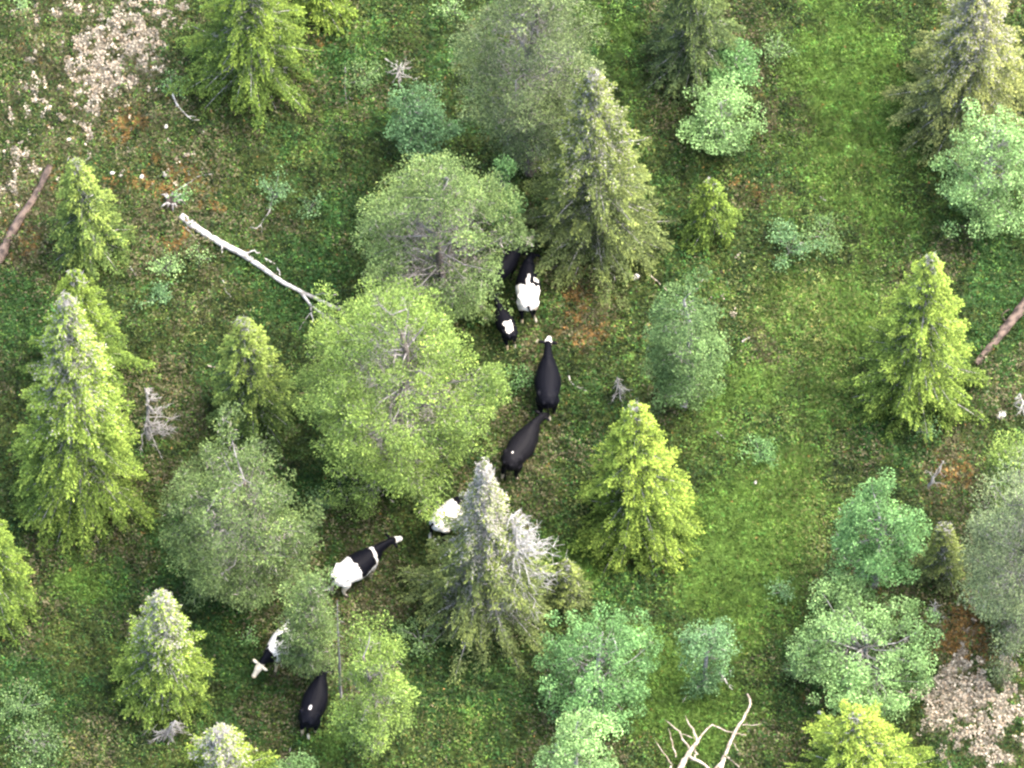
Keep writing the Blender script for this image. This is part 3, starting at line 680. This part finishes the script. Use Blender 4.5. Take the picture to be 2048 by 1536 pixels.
snag((2052, 830), .8, .5, "white bare dead branches at the right edge under the brown log", 306, 16, (-.2, .2), mat=M_LOG_WHITE, arc=(2., 4.6), th=1.2)
snag((800, 165), .8, .7, "small grey dead bush above the blue-green birch", 307, 16, (0, .1), droop=.1)
snag((1600, 505), .6, .35, "few bleached twigs sticking out beside the dark blue-green bush", 308, 9, (0, 0), mat=M_LOG_WHITE)
snag((1858, 975), 1.1, .4, "curved grey dead sapling on the brown ground under the yellow-topped spruce on the right", 309, 10, (.4, .3))
snag((1868, 1235), .9, .4, "grey dead twigs between the lower right birches and the brown ground", 310, 14, (0, .1))

def stick(pts, r0, label, mat=M_DEADWOOD, side=None):
    P = poly([(a, b, .10) for a, b in pts]); P = densify(P, 8); P += rng0.normal(0, .012, P.shape)
    P[:, 2] = gz(P[:, 0], P[:, 1])+.10+r0
    T = Tubes(); T.add(P, np.linspace(r0, r0*.4, 8), 6, .2, rng0)
    a, b = P[3], P[4]; d = b-a
    for k in range(2):
        e = A(-d[1], d[0], .03)*(1 if k else -1)*.9; q = P[2+3*k]; T.add([q, q+e*.6+d*.4, q+e+d], [r0*.4, r0*.3, r0*.15], 4)
    o = T.build("dead_branch", mat); at_mesh_origin(o, P[0]); o.location = tuple(float(v) for v in P[0])
    tag(o, label, "branch", "fallen dead branches on the ground")
stick([(345, 188), (352, 205), (368, 228), (382, 240), (398, 241)], .035, "thin crooked white stem leading down from the sapling beside the broad dark green spruce", M_LOG_WHITE)
stick([(541, 398), (540, 425), (525, 445), (517, 460), (500, 458)], .028, "thin curved grey stem below the sapling above the white fallen trunk")
stick([(528, 518), (540, 523), (549, 529)], .035, "short white stick close above the middle of the white fallen trunk", M_LOG_WHITE)
stick([(447, 562), (452, 585), (462, 595)], .022, "small bent pale stick below the middle of the white fallen trunk", M_LOG_WHITE)
stick([(1300, 548), (1320, 565), (1336, 582)], .024, "pale brown stick at the top left of the drooping soft green birch", M_DEADWARM)
stick([(1436, 1345), (1450, 1360), (1464, 1382)], .032, "short pale stick between the small blue-green birch and the bare fallen limb", M_LOG_WHITE)
stick([(1462, 1340), (1460, 1352)], .025, "tiny whitish stick just above the short pale stick by the small birch")
stick([(1135, 750), (1142, 768), (1172, 785)], .026, "curved grey stick on the ground right of the black cow with the white face")
stick([(1434, 865), (1455, 885)], .022, "straight grey stick in the strip right of the bright yellow spruce")
stick([(1484, 686), (1500, 676)], .03, "short white stick at the edge of the dark brown patch right of the drooping birch", M_LOG_WHITE)
stick([(260, 535), (272, 552)], .02, "faint grey stick left of the pale green bush", M_DEADWOOD)
stick([(350, 385), (400, 352), (430, 350)], .024, "grey forked stick on the orange moss above the torn stump")
stick([(690, 130), (690, 175), (694, 215)], .02, "long thin grey stick in the clearing at the upper centre")
stick([(415, 733), (438, 737)], .03, "pale stick at the left foot of the slender yellow-topped spruce", M_DEADWARM)
stick([(1640, 395), (1652, 402)], .022, "small whitish stick above the sparse greyish bush", M_LOG_WHITE)
stick([(770, 118), (800, 140), (830, 118)], .024, "bent pale stick beside the small grey dead bush")
def stone(px, py, r, label, seed):
    rg = np.random.default_rng(seed); p = pix(px, py, .1); T = Tubes()
    T.add([A(0, 0, -r*.6), A(0, 0, -r*.3), A(0, 0, r*.2), A(.1*r, 0, r*.6), A(.1*r, 0, r*.72)], [r*.6, r, r*.95, r*.5, r*.1], 9, .35, rg)
    o = T.build("stone", M_STONE); o.location = (float(p[0]), float(p[1]), float(gz(p[0], p[1]))+.12); o.scale = (1.4, .9, .8); o.rotation_euler = (0, 0, float(rg.random()*3))
    tag(o, label, "stone", "pale stones on the forest floor")
for i, (a, b, r, l) in enumerate([
  (1272, 552, .10, "white stone at the lower right foot of the ragged grey-green spruce"), (2003, 832, .13, "cream stone under the brown log at the right edge"),
  (328, 347, .09, "cream stone, brightest one on the orange moss above the torn stump"), (283, 352, .07, "small cream stone left of the brightest one on the orange moss"),
  (377, 346, .06, "small stone right of the brightest one on the orange moss"), (332, 253, .06, "small pale stone below the thin crooked white stem, on the left"),
  (405, 263, .06, "small stone under the lower edge of the broad dark green spruce"), (138, 280, .05, "small white stone alone on the brown heath in the upper left"),
  (225, 344, .06, "pale stone above the small yellow-green spruce"), (1640, 1426, .06, "white stone left of the brightest yellow spruce top"),
  (1511, 965, .05, "tiny white stone in the bright green strip")]): stone(a, b, r, l, 600+i)

# ------------------------------------------------------------------ cows
def loft(bm_v, bm_f, secs, k=14):
    """secs: (x, y, z, rx_side, rz_up, axis dir) rings perpendicular to the path"""
    pts = np.array([s[:3] for s in secs], float); t = nrm(np.gradient(pts, axis=0)); off = sum(len(v) for v in bm_v)
    ring = []
    for p, tt, s in zip(pts, t, secs):
        side = nrm(np.cross(tt, A(0, 0, 1)) if abs(tt[2]) < .93 else A(0, 1, 0)-tt*tt[1]); up = np.cross(side, tt)
        an = np.arange(k)*2*pi/k; ring.append(p+side*(np.cos(an)*s[3])[:, None]+up*(np.sin(an)*s[4])[:, None])
    bm_v.append(np.concatenate(ring)); m = len(secs)
    for i in range(m-1):
        for j in range(k):
            bm_f.append((off+i*k+j, off+i*k+(j+1) % k, off+(i+1)*k+(j+1) % k, off+(i+1)*k+j))
    bm_f.append(tuple(off+j for j in range(k))[::-1]); bm_f.append(tuple(off+(m-1)*k+j for j in range(k)))
def limb(v, f, pts, rad, k=10, flat=1.0):
    loft(v, f, [(*p, r, r*flat) for p, r in zip(pts, rad)], k)
BLACK = A(.0028, .003, .0055); WHITE = A(.74, .70, .64); CREAM = A(.66, .58, .44); BRN = A(.0055, .0052, .0068)
def cow(rump, head, label, coat, seed, s=1.0, neck=(1.15, 0, 1.18), muzzle=(1.50, 0, .88), step=.12, base=BLACK, tailc=WHITE, tail_sw=0.0, slim=1.0, earc=None):
    r = np.random.default_rng(seed)
    a = pix(*rump, 1.2*s); b = pix(*head, 1.2*s); d = b-a; d[2] = 0; L = np.linalg.norm(d); d /= L
    org = a+d*.80*s; org = A(org[0], org[1], float(gz(org[0], org[1]))+.02)
    root = empty("cow", org, math.atan2(d[1], d[0]), s)
    tag(root, label, "cow", "cows walking through the forest")
    v, f = [], []
    loft(v, f, [(-.82, 0, 1.13, .07, .09), (-.79, 0, 1.12, .19*slim, .18), (-.70, 0, 1.09, .265*slim, .265), (-.55, 0, 1.06, .30*slim, .31), (-.35, 0, 1.02, .335*slim, .345), (-.1, 0, .98, .385*slim, .38),
                (.12, 0, .97, .38*slim, .385), (.35, 0, .98, .325*slim, .37), (.55, 0, 1.01, .255*slim, .35), (.70, 0, 1.03, .20*slim, .30), (.80, 0, 1.06, .14, .22)], 18)
    # spine, hip and shoulder bones
    loft(v, f, [(-.78, 0, 1.22, .03, .03), (-.60, 0, 1.315, .08, .05), (-.2, 0, 1.305, .08, .045), (.2, 0, 1.302, .08, .045), (.55, 0, 1.31, .08, .055), (.75, 0, 1.26, .05, .04)], 8)
    for sx in (-1, 1):
        loft(v, f, [(-.60, sx*.21*slim, 1.20, .04, .04), (-.48, sx*.26*slim, 1.24, .08, .08), (-.36, sx*.22*slim, 1.20, .04, .04)], 8)
        loft(v, f, [(-.83, sx*.10, 1.18, .03, .03), (-.79, sx*.11, 1.20, .05, .05), (-.70, sx*.12, 1.22, .04, .04)], 8)
        loft(v, f, [(.36, sx*.13, 1.22, .05, .06), (.48, sx*.14, 1.18, .09, .12), (.60, sx*.13, 1.08, .06, .08)], 8)
    n0 = np.array(neck, float); mz = np.array(muzzle, float); nb = A(.66, 0, 1.10)
    side = nrm(np.cross(mz-n0, A(0, 0, 1)))
    mid = nb*.5+n0*.5+A(0, 0, .03)
    loft(v, f, [(*nb, .17, .27), (*(nb*.6+mid*.4), .15, .235), (*mid, .115, .19), (*(mid*.4+n0*.6), .10, .15), (*n0, .105, .13), (*(n0*.7+mz*.3), .05, .05)], 14)
    hd = mz-n0
    loft(v, f, [(*(n0-hd*.10), .075, .07), (*(n0+hd*.05), .115, .115), (*(n0+hd*.28), .122, .13), (*(n0+hd*.5), .092, .115), (*(n0+hd*.75), .072, .088), (*(n0+hd*.92), .082, .085), (*(n0+hd*1.02), .055, .06)], 14)
    hooves = []
    for k, (fx, sy) in enumerate(((1, 1), (1, -1), (-1, 1), (-1, -1))):
        st = step*(1 if k in (0, 3) else -1)*(.8+.4*r.random())
        if fx > 0:
            pts = [(.47, sy*.13, .98), (.50, sy*.17, .72), (.50+st*.45, sy*.165, .44), (.49+st*.8, sy*.16, .20), (.49+st, sy*.16, .09)]
            limb(v, f, pts, [.15, .105, .062, .043, .052])
        else:
            pts = [(-.56, sy*.17, 1.0), (-.50, sy*.20, .76), (-.66+st*.4, sy*.19, .50), (-.66+st*.7, sy*.18, .22), (-.63+st, sy*.18, .09)]
            limb(v, f, pts, [.18, .135, .065, .045, .052])
        e = pts[-1]; hooves.append((e[0]+.015, e[1]))
    loft(v, f, [(-.42, 0, .74, .06, .05), (-.33, 0, .66, .15, .12), (-.18, 0, .70, .10, .08), (-.1, 0, .74, .05, .04)], 10)
    me = bpy.data.meshes.new("cow_raw"); me.from_pydata([tuple(p) for p in np.concatenate(v)], [], f); me.update()
    ob = bpy.data.objects.new("cow_raw", me); COL.objects.link(ob)
    m1 = ob.modifiers.new("r", 'REMESH'); m1.mode = 'VOXEL'; m1.voxel_size = .02
    m2 = ob.modifiers.new("s", 'SMOOTH'); m2.factor = .6; m2.iterations = 9
    dg = bpy.context.evaluated_depsgraph_get(); dg.update(); body = bpy.data.meshes.new_from_object(ob.evaluated_get(dg))
    bpy.data.objects.remove(ob); bpy.data.meshes.remove(me)
    n = len(body.vertices); co = np.empty(n*3, np.float32); body.vertices.foreach_get("co", co); co = co.reshape(-1, 3).astype(float)
    wob = (fbm(co[:, 0]*6+co[:, 2]*3+50, co[:, 1]*6+co[:, 2]*2+50, seed, 3)-.5)*.26+(vn(co[:, 0]*26, co[:, 1]*26+co[:, 2]*9, seed+2)-.5)*.035
    C = np.repeat(base[None], n, 0)*(.9+.25*vn(co[:, 0]*4+9, co[:, 1]*4+9, 3))[:, None]
    x, y, z = co.T
    hx = (co-n0)@nrm(hd)                     # distance down the face
    wmask, cmask = coat(x, y, z, wob, hx)
    dirt = (.72+.42*fbm(co[:, 0]*5+7, co[:, 1]*5+co[:, 2]*4, seed+9, 3))[:, None]*np.where((z < .75)[:, None], A(.80, .72, .60), A(1, 1, 1))
    C[wmask] = (WHITE*dirt)[wmask]; C[cmask] = (CREAM*dirt)[cmask]
    at = body.color_attributes.new("Col", 'FLOAT_COLOR', 'POINT'); c4 = np.ones((n, 4), np.float32); c4[:, :3] = C; at.data.foreach_set("color", c4.ravel())
    body.polygons.foreach_set("use_smooth", np.ones(len(body.polygons), bool))
    body.name = "body"; link_obj("body", body, M_COAT, root)
    def cpart(nm, T, col):
        o = T.build(nm, M_COAT, root); me = o.data; at = me.color_attributes.new("Col", 'FLOAT_COLOR', 'POINT')
        c4 = np.ones((len(me.vertices), 4), np.float32); c4[:, :3] = col; at.data.foreach_set("color", c4.ravel()); return o
    # ears
    up = nrm(np.cross(side, hd)); up = up if up[2] > 0 else -up
    for sx in (-1, 1):
        p0 = n0+hd*.02+side*sx*.09+up*.03; T = Tubes()
        T.add([p0, p0+side*sx*.07+up*.02, p0+side*sx*.14+up*.01, p0+side*sx*.20-up*.01], [.028, .05, .045, .008], 8)
        cpart("ear", T, earc if earc is not None else base)
    # tail
    T = Tubes(); sw = tail_sw
    T.add([A(-.80, 0, 1.20), A(-.87, .01+sw*.2, 1.12), A(-.90, sw*.5, .92), A(-.90, sw*.9, .70)], [.035, .03, .022, .018], 7)
    tl = cpart("tail", T, base if base is not None else BLACK)
    T = Tubes(); T.add([A(-.90, sw*.88, .74), A(-.92, sw*1.0, .60), A(-.92, sw*1.1, .44), A(-.91, sw*1.15, .36)], [.02, .045, .04, .008], 7)
    o = T.build("tail_tuft", M_COAT, tl); at = o.data.color_attributes.new("Col", 'FLOAT_COLOR', 'POINT')
    c4 = np.ones((len(o.data.vertices), 4), np.float32); c4[:, :3] = tailc; at.data.foreach_set("color", c4.ravel())
    for hxx, hyy in hooves:
        T = Tubes(); T.add([A(hxx, hyy, -.02), A(hxx, hyy, .05), A(hxx-.01, hyy, .10)], [.062, .058, .048], 9); T.build("hoof", M_HOOF, root)
    return root
none = lambda x: np.zeros(len(x), bool)
hl = lambda x, z, h=.42: (x < -.35)*(z < h)
ll = lambda z, h=.36: z < h
def coatA(x, y, z, w, hx): return (hx > -.02+w*.2), (z < .2)
def coatB(x, y, z, w, hx): return ((x+.45)**2+(y-.02)**2+(z-1.36)**2*.4 < .028**2) | ((z < .35+w)*(x < -.3)), none(x)
def coatC(x, y, z, w, hx):
    wh = (x < -.12+w)*(z > .68+w*.5) | ((abs(y+.02+w*.4) < .055)*(x < .22)*(x > -.2)*(z > 1.1)) | ((abs(y+.25) < .07)*(x < .16+w)*(x > 0)) | (abs(hx-.15) < .05)*(abs(y) < .05)
    return wh, (z < .3)
def coatD(x, y, z, w, hx): return ((abs(x+.42)/1.1 < .24+w)*(abs(y) < .17+w*.8)*(z > 1.0)), (z < .45+w)
def coatE(x, y, z, w, hx): return none(x), (hx > -.08+w*.3)
def coatF(x, y, z, w, hx): return (x < .12+w)*(~((z < .85+w)*(y < .25)*(x < -.5))) | ((hx > .05)*(abs(y) < .06)), none(x)
def coatG(x, y, z, w, hx):
    wh = (x < -.08+w) | ((abs(x-.58+w*.4) < .05)*((y < .13)*(z > .8))) | ((y < -.2)*(z < .92+w)*(x < .5)*(z > .5)) | (hx > .12+w*.3) | (z < .4+w)
    return wh & ~((abs(x-.05-.08) < .05)*(z < .0)), none(x)
def coatH(x, y, z, w, hx): return ((x+.36)**2/3.2+(y-.02+w*.1)**2+(z-1.36)**2*.2 < .042**2) , (z < .5+w)*(x < -.3)
def coatI(x, y, z, w, hx):
    spots = fbm(x*5+20, y*5+20, 61, 2)
    return (x < .62+w)*(spots < .54)*(z > .7), (hx > -.06)
cow((1095, 808), (1096, 674), "black cow with a white face and cream tail tip, fully in the open, walking away", coatA, 1, 1.04, (1.18, 0, 1.06), (1.52, -.03, .80), tailc=CREAM, tail_sw=-.05)
cow((1014, 930), (1070, 846), "dark brownish black cow with pale lower hind legs behind the white-faced black cow", coatB, 2, 1.02, (1.12, -.02, 1.0), (1.42, -.06, .66), base=BRN, tailc=BRN)
cow((1056, 612), (1056, 540), "cow with fully white hindquarters and a white stripe on its black back", coatC, 3, .98, (1.05, -.10, .95), (1.30, -.14, .55), tailc=CREAM, tail_sw=-.22)
cow((1024, 674), (1000, 618), "small calf with a white star-shaped patch on its black back, half under the broad pine", coatD, 4, .74, tailc=CREAM, tail_sw=-.08)
cow((960, 560), (1040, 494), "foremost cow, cream headed and mostly hidden by the broad pine", coatE, 5, .95, (1.14, 0, 1.22), (1.5, .05, 1.02), earc=CREAM)
cow((866, 1048), (972, 974), "cow with pure white hindquarters behind the bleached top of the half-dead spruce", coatF, 6, 1.02)
cow((668, 1158), (764, 1092), "cow with white hindquarters and a white collar, stretching its long black neck forward", coatG, 7, 1.02, (1.22, .0, 1.08), (1.60, .0, .82), tailc=WHITE, tail_sw=.10)
cow((614, 1446), (640, 1362), "black cow with one small white spot on its rump, lowest in the photo", coatH, 8, .98, (1.12, -.02, 1.02), (1.42, -.1, .72), tailc=CREAM, tail_sw=-.06)
cow((606, 1240), (550, 1296), "cream-faced spotted cow coming down from under the narrow pine, facing the other way", coatI, 9, .98, (1.06, .0, 1.0), (1.40, .0, .66), base=BLACK, earc=CREAM)
